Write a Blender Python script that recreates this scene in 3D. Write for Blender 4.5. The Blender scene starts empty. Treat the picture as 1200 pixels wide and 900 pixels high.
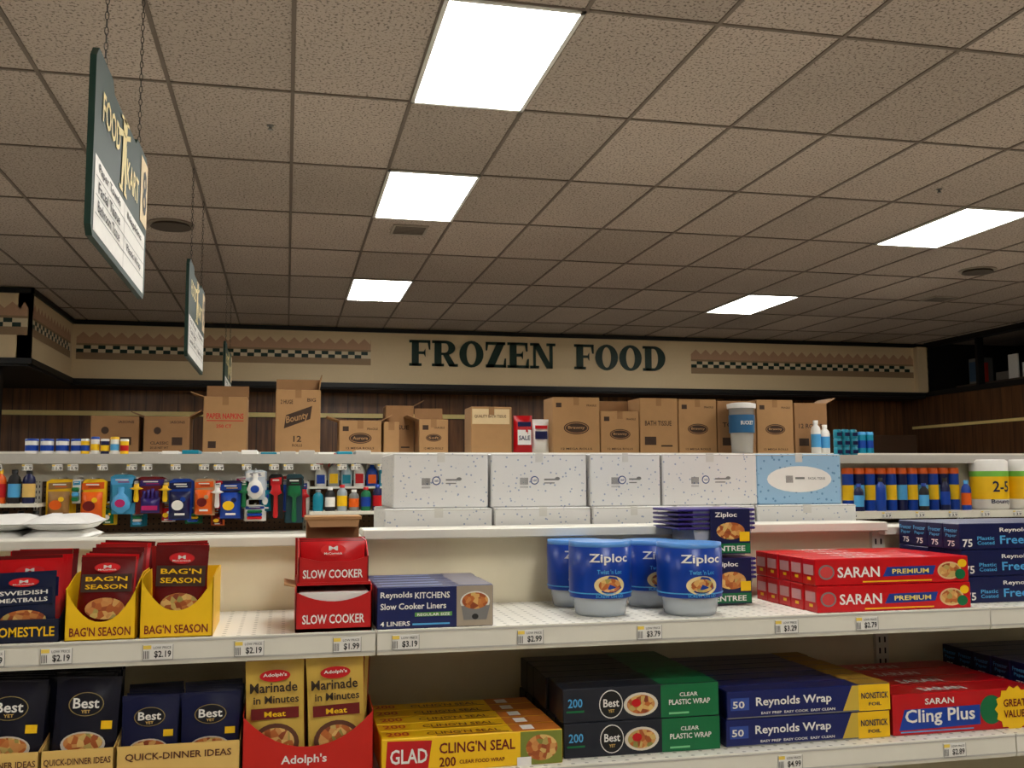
import bpy, math, random
from mathutils import Vector, Matrix
random.seed(7)
S=bpy.context.scene
S.view_settings.view_transform='Standard'
S.view_settings.exposure=0.0

# ------------------------------------------------------------------ materials
def lin(c):
    c=c/255.0
    return c/12.92 if c<=.04045 else ((c+.055)/1.055)**2.4
def L(rgb): return (lin(rgb[0]),lin(rgb[1]),lin(rgb[2]),1)
MC={}
def new(name):
    m=bpy.data.materials.new(name); m.use_nodes=True
    nt=m.node_tree; b=nt.nodes['Principled BSDF']
    return m,nt,b
def M(rgb,rough=.5,var=.06,metal=0,scale=30,alpha=1,spec=.4):
    k=(rgb,rough,var,metal,scale,alpha)
    if k in MC: return MC[k]
    m,nt,b=new('mat_%d_%d_%d'%rgb)
    n=nt.nodes.new('ShaderNodeTexNoise'); n.inputs['Scale'].default_value=scale
    tc=nt.nodes.new('ShaderNodeTexCoord'); nt.links.new(tc.outputs['Object'],n.inputs['Vector'])
    mx=nt.nodes.new('ShaderNodeMix'); mx.data_type='RGBA'
    c=L(rgb)
    mx.inputs['A'].default_value=tuple(x*(1-var) for x in c[:3])+(1,)
    mx.inputs['B'].default_value=tuple(min(1,x*(1+var)) for x in c[:3])+(1,)
    nt.links.new(n.outputs['Fac'],mx.inputs['Factor'])
    nt.links.new(mx.outputs['Result'],b.inputs['Base Color'])
    b.inputs['Roughness'].default_value=rough; b.inputs['Metallic'].default_value=metal
    b.inputs['Specular IOR Level'].default_value=spec
    if alpha<1: b.inputs['Alpha'].default_value=alpha
    MC[k]=m; return m
def mat_ramp(name,tex,stops,rough=.6,scale=20,bump=0,mapscale=(1,1,1)):
    m,nt,b=new(name)
    tc=nt.nodes.new('ShaderNodeTexCoord'); mp=nt.nodes.new('ShaderNodeMapping')
    mp.inputs['Scale'].default_value=mapscale
    nt.links.new(tc.outputs['Object'],mp.inputs['Vector'])
    t=nt.nodes.new(tex); t.inputs['Scale'].default_value=scale
    nt.links.new(mp.outputs['Vector'],t.inputs['Vector'])
    r=nt.nodes.new('ShaderNodeValToRGB')
    while len(r.color_ramp.elements)<len(stops): r.color_ramp.elements.new(.5)
    for e,(p,c) in zip(r.color_ramp.elements,stops): e.position=p; e.color=L(c)
    out='Color' if tex=='ShaderNodeTexVoronoi' else ('Fac' if 'Fac' in t.outputs else 'Color')
    nt.links.new(t.outputs[out],r.inputs['Fac'])
    nt.links.new(r.outputs['Color'],b.inputs['Base Color'])
    b.inputs['Roughness'].default_value=rough
    return m
def mat_dots(name,base,dot,pitch,rad,axes,rough=.5):
    m,nt,b=new(name)
    tc=nt.nodes.new('ShaderNodeTexCoord'); sp=nt.nodes.new('ShaderNodeSeparateXYZ'); cb=nt.nodes.new('ShaderNodeCombineXYZ')
    nt.links.new(tc.outputs['Object'],sp.inputs[0])
    nt.links.new(sp.outputs[axes[0]],cb.inputs[0]); nt.links.new(sp.outputs[axes[1]],cb.inputs[1])
    v=nt.nodes.new('ShaderNodeTexVoronoi'); v.voronoi_dimensions='2D'
    v.inputs['Scale'].default_value=1/pitch; v.inputs['Randomness'].default_value=0
    nt.links.new(cb.outputs[0],v.inputs['Vector'])
    lt=nt.nodes.new('ShaderNodeMath'); lt.operation='LESS_THAN'; lt.inputs[1].default_value=rad/pitch
    nt.links.new(v.outputs['Distance'],lt.inputs[0])
    mx=nt.nodes.new('ShaderNodeMix'); mx.data_type='RGBA'
    mx.inputs['A'].default_value=L(base); mx.inputs['B'].default_value=L(dot)
    nt.links.new(lt.outputs[0],mx.inputs['Factor']); nt.links.new(mx.outputs['Result'],b.inputs['Base Color'])
    b.inputs['Roughness'].default_value=rough
    return m
def mat_tile():
    m,nt,b=new('acoustic_tile')
    N=nt.nodes.new; K=nt.links.new
    tc=N('ShaderNodeTexCoord'); sp=N('ShaderNodeSeparateXYZ'); K(tc.outputs['Object'],sp.inputs[0])
    def fl(sock,off,d):
        a=N('ShaderNodeMath');a.operation='ADD';a.inputs[1].default_value=off;K(sock,a.inputs[0])
        q=N('ShaderNodeMath');q.operation='DIVIDE';q.inputs[1].default_value=d;K(a.outputs[0],q.inputs[0])
        f=N('ShaderNodeMath');f.operation='FLOOR';K(q.outputs[0],f.inputs[0]);return f.outputs[0]
    cb=N('ShaderNodeCombineXYZ');K(fl(sp.outputs[0],61,.61),cb.inputs[0]);K(fl(sp.outputs[1],-5.07+118,1.18),cb.inputs[1])
    wn=N('ShaderNodeTexWhiteNoise');K(cb.outputs[0],wn.inputs['Vector'])
    n=N('ShaderNodeTexNoise');n.inputs['Scale'].default_value=70;n.inputs['Detail'].default_value=3;K(tc.outputs['Object'],n.inputs['Vector'])
    r=N('ShaderNodeValToRGB');r.color_ramp.elements[0].position=.37;r.color_ramp.elements[0].color=L((122,110,101))
    r.color_ramp.elements[1].position=.46;r.color_ramp.elements[1].color=L((193,178,166))
    K(n.outputs['Fac'],r.inputs['Fac'])
    n2=N('ShaderNodeTexNoise');n2.inputs['Scale'].default_value=.8;K(tc.outputs['Object'],n2.inputs['Vector'])
    mr=N('ShaderNodeMapRange');mr.inputs['To Min'].default_value=.82;mr.inputs['To Max'].default_value=1.08;K(wn.outputs['Value'],mr.inputs['Value'])
    mr2=N('ShaderNodeMapRange');mr2.inputs['To Min'].default_value=.85;mr2.inputs['To Max'].default_value=1.12;K(n2.outputs['Fac'],mr2.inputs['Value'])
    mm=N('ShaderNodeMath');mm.operation='MULTIPLY';K(mr.outputs[0],mm.inputs[0]);K(mr2.outputs[0],mm.inputs[1])
    vm=N('ShaderNodeVectorMath');vm.operation='SCALE';K(r.outputs['Color'],vm.inputs[0]);K(mm.outputs[0],vm.inputs['Scale'])
    K(vm.outputs[0],b.inputs['Base Color']);b.inputs['Roughness'].default_value=.95
    bp=N('ShaderNodeBump');bp.inputs['Strength'].default_value=.4;bp.inputs['Distance'].default_value=.01;K(n.outputs['Fac'],bp.inputs['Height']);K(bp.outputs['Normal'],b.inputs['Normal'])
    return m
def mat_emit(name,rgb,st):
    m,nt,b=new(name); b.inputs['Base Color'].default_value=(1,1,1,1)
    b.inputs['Emission Color'].default_value=L(rgb); b.inputs['Emission Strength'].default_value=st
    return m
def mat_planks(name,c1,c2,axis=0):
    m,nt,b=new(name);N=nt.nodes.new;K=nt.links.new
    tc=N('ShaderNodeTexCoord');mp=N('ShaderNodeMapping');K(tc.outputs['Object'],mp.inputs['Vector'])
    mp.inputs['Scale'].default_value=(6,6,.5)
    n=N('ShaderNodeTexNoise');n.inputs['Scale'].default_value=3;n.inputs['Detail'].default_value=6;K(mp.outputs[0],n.inputs['Vector'])
    r=N('ShaderNodeValToRGB');r.color_ramp.elements[0].position=.3;r.color_ramp.elements[0].color=L(c1);r.color_ramp.elements[1].position=.7;r.color_ramp.elements[1].color=L(c2)
    K(n.outputs['Fac'],r.inputs['Fac'])
    sp=N('ShaderNodeSeparateXYZ');K(tc.outputs['Object'],sp.inputs[0])
    f=N('ShaderNodeMath');f.operation='MULTIPLY';f.inputs[1].default_value=1/.2;K(sp.outputs[axis],f.inputs[0])
    g=N('ShaderNodeMath');g.operation='FRACT';K(f.outputs[0],g.inputs[0])
    l=N('ShaderNodeMath');l.operation='GREATER_THAN';l.inputs[1].default_value=.06;K(g.outputs[0],l.inputs[0])
    mr=N('ShaderNodeMapRange');mr.inputs['To Min'].default_value=.45;K(l.outputs[0],mr.inputs['Value'])
    vm=N('ShaderNodeVectorMath');vm.operation='SCALE';K(r.outputs[0],vm.inputs[0]);K(mr.outputs[0],vm.inputs['Scale'])
    K(vm.outputs[0],b.inputs['Base Color']);b.inputs['Roughness'].default_value=.35
    return m

WHITE=M((232,230,224)); SHELFW=M((222,219,206),.4,.03); CREAM=M((230,208,168),.6,.03); GREEN=M((14,48,38),.5)
BLACK=M((14,14,15),.5); DARK=M((30,28,28),.6); CARD=M((172,132,88),.85,.08,scale=12); CARD2=M((152,113,74),.85,.1,scale=12); CARDD=M((96,66,44),.9)
RED=M((190,14,22),.35); NAVY=M((14,20,68),.35); BLUE=M((14,62,158),.35); LBLUE=M((80,164,218),.35); YEL=M((240,192,18),.4); ORG=M((226,94,14),.4)
GRN=M((10,106,60),.35); PUR=M((50,34,112),.35); TEAL=M((14,130,155),.35); GREY=M((120,120,118),.5); LGREY=M((184,181,174),.5); TAUPE=M((160,134,104),.7); PINK=M((200,160,130),.7)
CLEAR=M((220,228,232),.15,.02,alpha=.45); GOLD=M((222,184,104),.5); DRED=M((106,12,14),.4); MAG=M((180,30,100),.4); BROWN=M((90,50,30),.6)
FOOD=mat_ramp('food_print','ShaderNodeTexVoronoi',[(0,(110,30,14)),(.4,(185,100,40)),(.7,(225,185,110)),(1,(80,110,34))],.4,110)
def speck(name,base,dots,sc=55,th=.2):
    m,nt,b=new(name);N=nt.nodes.new;K=nt.links.new
    tc=N('ShaderNodeTexCoord');v=N('ShaderNodeTexVoronoi');v.inputs['Scale'].default_value=sc;K(tc.outputs['Object'],v.inputs['Vector'])
    l=N('ShaderNodeMath');l.operation='LESS_THAN';l.inputs[1].default_value=th;K(v.outputs['Distance'],l.inputs[0])
    mx=N('ShaderNodeMix');mx.data_type='RGBA';mx.inputs['A'].default_value=L(base);mx.inputs['B'].default_value=L(dots);K(l.outputs[0],mx.inputs['Factor'])
    K(mx.outputs['Result'],b.inputs['Base Color']);b.inputs['Roughness'].default_value=.6
    return m
SPECK=speck('speckled_white_carton',(218,217,214),(150,162,184),85,.19)
SPECKB=speck('speckled_blue_carton',(146,184,212),(96,138,176),75,.22)
PEG=mat_dots('pegboard',(100,72,48),(22,15,10),.0254,.004,(0,2),.7)
PERF=mat_dots('perforated_shelf',(222,219,208),(140,137,128),.025,.0037,(0,1),.35)

# ------------------------------------------------------------------ mesh builder
TC={}
def textmesh(s):
    if s in TC: return TC[s]
    cu=bpy.data.curves.new('t','FONT'); cu.body=s; cu.offset=.018; cu.resolution_u=2
    ob=bpy.data.objects.new('t',cu); S.collection.objects.link(ob)
    dg=bpy.context.evaluated_depsgraph_get(); me=ob.evaluated_get(dg).to_mesh()
    vs=[tuple(v.co) for v in me.vertices]; fs=[tuple(p.vertices) for p in me.polygons]
    ob.evaluated_get(dg).to_mesh_clear(); bpy.data.objects.remove(ob); bpy.data.curves.remove(cu)
    if vs:
        x0=min(v[0] for v in vs);x1=max(v[0] for v in vs);y0=min(v[1] for v in vs);y1=max(v[1] for v in vs)
        vs=[((v[0]-x0)/(x1-x0+1e-9),(v[1]-y0)/(y1-y0+1e-9)) for v in vs]
    TC[s]=(vs,fs); return TC[s]
X=Vector((1,0,0));Y=Vector((0,1,0));Z=Vector((0,0,1))
class B:
    def __init__(s): s.v=[];s.f=[];s.m=[];s.mats=[];s.M=Matrix.Identity(4);s.sm=[]
    def add(s,vs,fs,mat,smooth=False):
        if mat not in s.mats: s.mats.append(mat)
        k=s.mats.index(mat);o=len(s.v)
        s.v+= [tuple(s.M@Vector(v)) for v in vs]
        for f in fs: s.f.append(tuple(i+o for i in f)); s.m.append(k); s.sm.append(smooth)
    def box(s,a,b,mat,bev=0):
        x0,y0,z0=a;x1,y1,z1=b
        if bev<=0:
            s.add([(x0,y0,z0),(x1,y0,z0),(x1,y1,z0),(x0,y1,z0),(x0,y0,z1),(x1,y0,z1),(x1,y1,z1),(x0,y1,z1)],
              [(0,3,2,1),(4,5,6,7),(0,1,5,4),(1,2,6,5),(2,3,7,6),(3,0,4,7)],mat);return
        vs=[];idx={}
        for i,(x,sx) in enumerate(((x0,1),(x1,-1))):
            for j,(y,sy) in enumerate(((y0,1),(y1,-1))):
                for k,(z,sz) in enumerate(((z0,1),(z1,-1))):
                    for ax in range(3):
                        p=[x+sx*bev,y+sy*bev,z+sz*bev]; p[ax]=(x,y,z)[ax]
                        idx[(i,j,k,ax)]=len(vs);vs.append(tuple(p))
        I=idx;fs=[]
        for i in (0,1):
            q=[I[(i,0,0,0)],I[(i,1,0,0)],I[(i,1,1,0)],I[(i,0,1,0)]];fs.append(tuple(q if i else q[::-1]))
            q=[I[(0,i,0,1)],I[(0,i,1,1)],I[(1,i,1,1)],I[(1,i,0,1)]];fs.append(tuple(q if i else q[::-1]))
            q=[I[(0,0,i,2)],I[(1,0,i,2)],I[(1,1,i,2)],I[(0,1,i,2)]];fs.append(tuple(q if i else q[::-1]))
        for a_ in (0,1):
            for b_ in (0,1):
                fs.append((I[(a_,b_,0,0)],I[(a_,b_,1,0)],I[(a_,b_,1,1)],I[(a_,b_,0,1)]))
                fs.append((I[(a_,0,b_,0)],I[(a_,1,b_,0)],I[(a_,1,b_,2)],I[(a_,0,b_,2)]))
                fs.append((I[(0,a_,b_,1)],I[(1,a_,b_,1)],I[(1,a_,b_,2)],I[(0,a_,b_,2)]))
                for c_ in (0,1): fs.append((I[(a_,b_,c_,0)],I[(a_,b_,c_,1)],I[(a_,b_,c_,2)]))
        s.add(vs,fs,mat)
    def prism(s,pts,o,ux,uy,w,mat):
        o=Vector(o);n=len(pts);w=Vector(w)
        a=[o+ux*p[0]+uy*p[1] for p in pts]; b=[q+w for q in a]
        fs=[tuple(range(n)),tuple(range(2*n-1,n-1,-1))]+[(i,(i+1)%n,n+(i+1)%n,n+i) for i in range(n)]
        s.add([tuple(q) for q in a+b],fs,mat)
    def lathe(s,prof,c,mat,seg=20,sx=1,sy=1,smooth=True):
        vs=[];fs=[]
        for r,z in prof:
            for i in range(seg):
                t=2*math.pi*i/seg; vs.append((c[0]+r*sx*math.cos(t),c[1]+r*sy*math.sin(t),c[2]+z))
        for j in range(len(prof)-1):
            for i in range(seg):
                k=(i+1)%seg; fs.append((j*seg+i,j*seg+k,(j+1)*seg+k,(j+1)*seg+i))
        s.add(vs,fs,mat,smooth)
        n=len(prof)-1
        s.add([vs[i] for i in range(seg)],[tuple(range(seg))[::-1]],mat)
        s.add([vs[n*seg+i] for i in range(seg)],[tuple(range(seg))],mat)
    def t(s,txt,x,z,y,w,h,mat,ux=X,uy=Z,off=.0009):
        vs,fs=textmesh(txt); n=ux.cross(uy)
        o=Vector((x,y,z))+n*off
        s.add([tuple(o+ux*(v[0]*w)+uy*(v[1]*h)) for v in vs],fs,mat)
    def tc(s,txt,cx,cy,R,z,w,h,mat):
        vs,fs=textmesh(txt);o=[]
        for v in vs:
            a=(v[0]-.5)*w/R; o.append((cx+(R+.001)*math.sin(a),cy-(R+.001)*math.cos(a),z+v[1]*h))
        s.add(o,fs,mat)
    def rect(s,x0,z0,x1,z1,y,mat,off=.0004):
        s.add([(x0,y-off,z0),(x1,y-off,z0),(x1,y-off,z1),(x0,y-off,z1)],[(0,1,2,3)],mat)
    def disc(s,cx,cz,y,rx,rz,mat,off=.0006,n=24,rot=0):
        s.add([(cx+rx*math.cos(2*math.pi*i/n),y-off,cz+rz*math.sin(2*math.pi*i/n)) for i in range(n)],[tuple(range(n))],mat)
    def star(s,cx,cz,y,r1,r2,mat,n=14,off=.0007):
        s.add([(cx+(r1 if i%2 else r2)*math.cos(math.pi*i/n),y-off,cz+(r1 if i%2 else r2)*math.sin(math.pi*i/n)) for i in range(2*n)],[tuple(range(2*n))],mat)
    def pillow(s,cx,y,z0,w,h,t,mat,nu=10,nv=12,p=3):
        vs=[];fs=[]
        for sd in (-1,1):
            for j in range(nv+1):
                for i in range(nu+1):
                    u=i/nu*2-1;v=j/nv*2-1
                    d=t/2*(1-abs(u)**p)*(1-abs(v)**p)
                    d*=1+.12*math.sin(5*u+3*v+cx*40)
                    vs.append((cx+u*w/2*(1-.03*(1-v*v)),y+sd*(d+.0005),z0+h*(v+1)/2))
        n1=(nu+1)*(nv+1)
        for sd in (0,1):
            for j in range(nv):
                for i in range(nu):
                    a=sd*n1+j*(nu+1)+i; q=(a,a+1,a+nu+2,a+nu+1); fs.append(q if sd==0 else q[::-1])
        s.add(vs,fs,mat,True)
    def fin(s,name,loc=None):
        me=bpy.data.meshes.new(name)
        me.from_pydata(s.v,[],s.f)
        for m in s.mats: me.materials.append(m)
        me.polygons.foreach_set('material_index',s.m); me.polygons.foreach_set('use_smooth',s.sm)
        me.update()
        ob=bpy.data.objects.new(name,me); S.collection.objects.link(ob); return ob

# ------------------------------------------------------------------ room
RX0,RX1,RY0,RY1,H=-9.15,9.3,-5.0,13.4,3.6
b=B(); b.box((RX0-.5,RY0,-.1),(RX1+.5,RY1+.5,0),mat_ramp('vinyl_floor','ShaderNodeTexChecker',[(0,(196,190,176)),(1,(214,208,194))],.35,3.28)); b.fin('floor')
b=B(); b.box((RX0-.2,RY0-.2,H),(RX1+3,RY1+.6,H+.1),mat_tile()); b.fin('ceiling')
b=B(); GB=M((116,104,94),.6,.05)
x=-9.15
while x<9.3: b.box((x-.010,RY0,H-.006),(x+.010,13.3,H+.002),GB); x+=.61
y=5.07-1.18*8
while y<13.3: b.box((RX0,y-.010,H-.0065),(RX1,y+.010,H+.002),GB); y+=1.18
b.fin('trim_ceiling_grid')
WP=mat_planks('wood_panel_back',(84,52,28),(138,90,50),0); WP2=mat_planks('wood_panel_side',(66,42,26),(112,74,44),1)
b=B(); b.box((RX0,RY1+.2,0),(RX1+.2,RY1+.3,H),WP); b.fin('wall_back')
b=B(); b.box((RX1,RY0,0),(RX1+.1,RY1+.3,2.83),WP2); b.box((RX1,RY0,2.83),(RX1+.1,9.6,H),CREAM); b.box((RX1,12.95,2.83),(RX1+.1,RY1+.3,H),CREAM); b.fin('wall_right')
b=B(); b.box((RX0-.1,RY0,0),(RX0,RY1+.3,H),M((190,182,168))); b.fin('wall_left')
b=B(); b.box((RX0,RY0-.1,0),(RX1,RY0,H),M((190,182,168))); b.fin('wall_front')

# office window up on the right wall
b=B()
b.box((RX1+1.6,9.6,2.83),(RX1+1.7,12.95,H),M((30,28,30)));b.box((RX1+.1,9.5,2.83),(RX1+1.7,9.6,H),DARK);b.box((RX1+.1,12.95,2.83),(RX1+1.7,13.05,H),DARK)
b.box((RX1+.1,9.5,2.78),(RX1+1.7,13.0,2.83),DARK)
for yy in (9.6,10.7,11.8,12.9): b.box((RX1-.02,yy,2.83),(RX1+.08,yy+.05,H),BLACK)
b.box((RX1-.03,9.6,2.8),(RX1+.1,12.95,2.87),BLACK);b.box((RX1-.03,9.6,3.53),(RX1+.1,12.95,3.6),BLACK)
b.fin('window_1')
b=B()
PW=M((240,240,236))
b.box((RX1+.15,10.3,2.83),(RX1+.6,12.5,2.92),M((70,60,52)))
b.box((RX1+.2,11.30,2.92),(RX1+.22,11.48,3.25),PW);b.box((RX1+.2,11.05,2.92),(RX1+.22,11.22,3.12),PW);b.box((RX1+.2,11.95,2.92),(RX1+.26,12.05,3.2),M((200,50,40)));b.box((RX1+.2,10.85,2.92),(RX1+.3,10.95,3.15),LGREY)
b.box((RX1+.3,12.15,2.92),(RX1+.5,12.4,3.3),GREY);b.box((RX1+.29,12.17,2.97),(RX1+.3,12.38,3.25),M((60,90,120)))
b.box((RX1+.3,11.5,2.92),(RX1+.5,11.85,3.05),M((120,116,110)))
b.fin('office_desk_papers')

# soffit
b=B()
b.box((-2.62,13.0,2.83),(9.3,13.15,H),CREAM)
b.box((-2.72,10.95,2.83),(-2.6,13.0,H),CREAM)
b.box((RX0,10.95,2.83),(-2.6,11.07,H),CREAM)
b.box((-2.6,12.97,3.535),(9.3,13.0,H-.01),BLACK);b.box((-2.6,12.96,2.80),(9.3,13.0,2.86),BLACK)
b.box((-2.6,10.92,3.535),(-2.57,12.97,H-.01),BLACK);b.box((-2.6,10.92,2.80),(-2.56,12.97,2.86),BLACK)
b.box((RX0,10.92,3.535),(-2.57,10.95,H-.01),BLACK);b.box((RX0,10.91,2.80),(-2.56,10.95,2.86),BLACK)
b.box((-2.6,13.0,2.78),(9.3,13.6,2.83),DARK);b.box((RX0,10.95,2.78),(-2.6,13.6,2.83),DARK)
b.fin('wall_soffit')
b=B();b.box((9.12,12.9,2.86),(9.3,12.998,3.535),CREAM);b.fin('trim_1')
# wall rails, coloured bright cream to paint in the light they reflect
b=B();RAIL=M((250,226,150),.25)
b.box((RX0,13.55,2.44),(2.6,13.6,2.50),RAIL);b.fin('trim_2')
b=B();b.box((9.26,10.9,2.33),(9.3,13.3,2.37),RAIL);b.fin('trim_3')
b=B();b.box((-3.02,11.1,0),(-2.9,11.22,2.78),BLACK);b.box((-3.06,11.06,0),(-2.86,11.26,.05),BLACK);b.fin('support_post')

# decorative border
def border(b,p0,ux,length,n,z0=3.10):
    p0=Vector(p0);n=Vector(n)
    def q(u0,v0,u1,v1,mat,off):
        o=p0+n*off
        b.add([tuple(o+ux*u0+Z*(v0)),tuple(o+ux*u1+Z*v0),tuple(o+ux*u1+Z*v1),tuple(o+ux*u0+Z*v1)],[(0,1,2,3)],mat)
    q(0,0,length,.215,TAUPE,.002)
    u=0;k=0
    while u<length-.001:
        w=min(.15,length-u);o=p0+n*.0025
        b.add([tuple(o+ux*u+Z*.275),tuple(o+ux*(u+w)+Z*.275),tuple(o+ux*(u+w/2)+Z*.345)],[(0,1,2)],PINK)
        u+=.15
    q(0,.20,length,.276,PINK,.003)
    q(0,.085,length,.175,M((226,212,180)),.003)
    u=0;k=0
    while u<length-.09:
        q(u,.085+.045*(k%2),u+.085,.130+.045*(k%2),GREEN,.004);u+=.085;k+=1
b=B();border(b,(-2.55,13.0,3.1),X,3.61,(0,-1,0));b.fin('wallpaper_border')
b=B();border(b,(5.56,13.0,3.08),X,3.55,(0,-1,0));b.fin('wallpaper_border')
b=B();border(b,(-2.6,11.05,3.1),Y,1.85,(1,0,0));b.fin('wallpaper_border')
b=B();border(b,(-6.0,10.95,3.1),X,3.38,(0,-1,0));b.fin('wallpaper_border')

# slab-serif letters
def arc(cx,cy,rx,ry,a0,a1,n=22): return [(cx+rx*math.cos(math.radians(a0+(a1-a0)*i/n)),cy+ry*math.sin(math.radians(a0+(a1-a0)*i/n))) for i in range(n+1)]
def R(x0,y0,x1,y1): return [(x0,y0),(x1,y0),(x1,y1),(x0,y1)]
def ring(cx,cy,ro,so,ri,si,a0,a1):
    n=24;o=arc(cx,cy,ro,so,a0,a1,n);i=arc(cx,cy,ri,si,a0,a1,n)
    return [[o[k],o[k+1],i[k+1],i[k]] for k in range(n)]
GL={
'F':(.84,[R(.1,0,.37,1),R(0,0,.48,.1),R(0,.9,.82,1),[(.70,1),(.82,1),(.82,.64),(.77,.64)],R(.37,.46,.6,.56),[(.54,.52),(.63,.36),(.63,.67)]]),
'E':(.88,[R(.1,0,.37,1),R(0,0,.85,.1),R(0,.9,.82,1),[(.70,1),(.82,1),(.82,.66),(.77,.66)],[(.72,0),(.87,0),(.87,.36),(.82,.36)],R(.37,.46,.6,.56),[(.54,.52),(.63,.36),(.63,.67)]]),
'R':(1.02,[R(.1,0,.37,1),R(0,0,.47,.1),R(0,.9,.55,1),R(.37,.44,.55,.53),[(.4,.5),(.64,.5),(.95,.0),(.68,.0)],R(.68,0,1.02,.1)]+ring(.53,.72,.38,.28,.12,.18,-90,90)),
'O':(.98,ring(.49,.5,.48,.52,.2,.42,0,360)),
'Z':(.86,[R(.04,.89,.82,1),[(.04,1),(.15,1),(.09,.66),(.04,.66)],R(.04,0,.84,.11),[(.74,0),(.85,0),(.85,.36),(.8,.36)],[(.04,0.0),(.36,0.0),(.82,1),(.5,1)]]),
'N':(1.04,[R(.13,0,.23,1),R(0,0,.36,.1),R(0,.9,.36,1),[(.1,1),(.36,1),(.92,0),(.68,0)],R(.80,0,.92,1),R(.68,.9,1.04,1)]),
'D':(1.0,[R(.1,0,.37,1),R(0,0,.5,.1),R(0,.9,.5,1)]+ring(.47,.5,.5,.5,.2,.4,-90,90)),
}
def word(b,s,x,y,z,h,sx,mat,d=.02):
    for c in s:
        w,ps=GL[c]
        for p in ps: b.prism([(q[0]*h*sx,q[1]*h) for q in p],(x,y-d,z),X,Z,(0,d,0),mat)
        x+=(w+.05)*h*sx
    return x
b=B();word(b,'FROZEN',1.565,13.0,3.105,.345,.99,GREEN);word(b,'FOOD',3.84,13.0,3.105,.345,.98,GREEN);b.fin('department_sign_letters')

# ------------------------------------------------------------------ ceiling lights, vents
EM=mat_emit('light_panel',(255,252,246),20.0); FR=M((235,235,230),.4)
def light(x,y):
    b=B();w,d=.61,1.18;z=H
    b.box((x+.02,y+.02,z-.010),(x+w-.02,y+d-.02,z-.006),EM)
    for a,c in (((x,y),(x+w,y+.02)),((x,y+d-.02),(x+w,y+d)),((x,y),(x+.02,y+d)),((x+w-.02,y),(x+w,y+d))):
        b.box((a[0],a[1],z-.014),(c[0],c[1],z-.002),FR)
    b.fin('ceiling_light_panel')
for p in [(.61,3.89),(.61,6.25),(.61,9.79),(4.88,6.25),(4.88,9.79),(.61,1.53),(.61,-.83),(.61,-3.19),(4.88,2.71),(4.88,-.83),(-3.66,2.71),(-3.66,6.25),(-3.66,-.83),(-7.32,6.25),(-7.32,.35),(8.54,5.07),(8.54,1.53)]: light(*p)  # panels out of view follow the grid, most added to brighten shelves and room
def rvent(x,y,r=.17):
    b=B()
    b.lathe([(r,-.012),(r*1.0,-.004),(r*.96,0)],(x,y,H),M((160,148,134)),28)
    for k in range(3): b.lathe([(r*(.85-.25*k),-.03+.006*k),(r*(.78-.25*k),-.012)],(x,y,H),M((140,130,118)) if k%2 else M((88,80,72)),28)
    b.fin('round_air_diffuser')
rvent(-.91,7.98,.18);rvent(6.49,8.19,.17)
def svent(x,y):
    b=B();b.box((x-.14,y-.15,H-.012),(x+.14,y+.15,H),M((160,150,138)))
    for k in range(7): b.box((x-.12,y-.12+k*.035,H-.016),(x+.12,y-.105+k*.035,H-.008),M((110,102,94)))
    b.fin('air_vent_grille')
svent(.93,7.77);svent(7.1,9.63)
for p in [(-.12,5.6),(4.4,5.9),(5.7,6.3)]:
    b=B();b.lathe([(.02,0),(.02,-.004),(.008,-.006),(.008,-.02),(.015,-.022),(.015,-.025)],(p[0],p[1],H),GREY,14);b.fin('fire_sprinkler')

# ------------------------------------------------------------------ aisle signs
def chain(b,x,y,z0,z1):
    z=z0;k=0
    while z<z1:
        n=10;vs=[];fs=[]
        for i in range(n):
            t=2*math.pi*i/n;c=math.cos(t);s_=math.sin(t)
            for j in range(4):
                a=math.pi/2*j; r=.006+.0016*math.cos(a); h=.0016*math.sin(a)
                p=(r*c,h,.0155*s_+ (.0016*math.cos(a))*s_)
                if k%2: p=(p[1],p[0],p[2])
                vs.append((x+p[0],y+p[1],z+.014+p[2]))
        for i in range(n):
            for j in range(4):
                fs.append((i*4+j,((i+1)%n)*4+j,((i+1)%n)*4+(j+1)%4,i*4+(j+1)%4))
        b.add(vs,fs,M((60,56,52),.4,metal=.6),True);z+=.0265;k+=1
def arc_(cx,cy,rx,ry): return [(cx+rx*math.cos(2*math.pi*i/16),cy+ry*math.sin(2*math.pi*i/16)) for i in range(16)]
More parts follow.
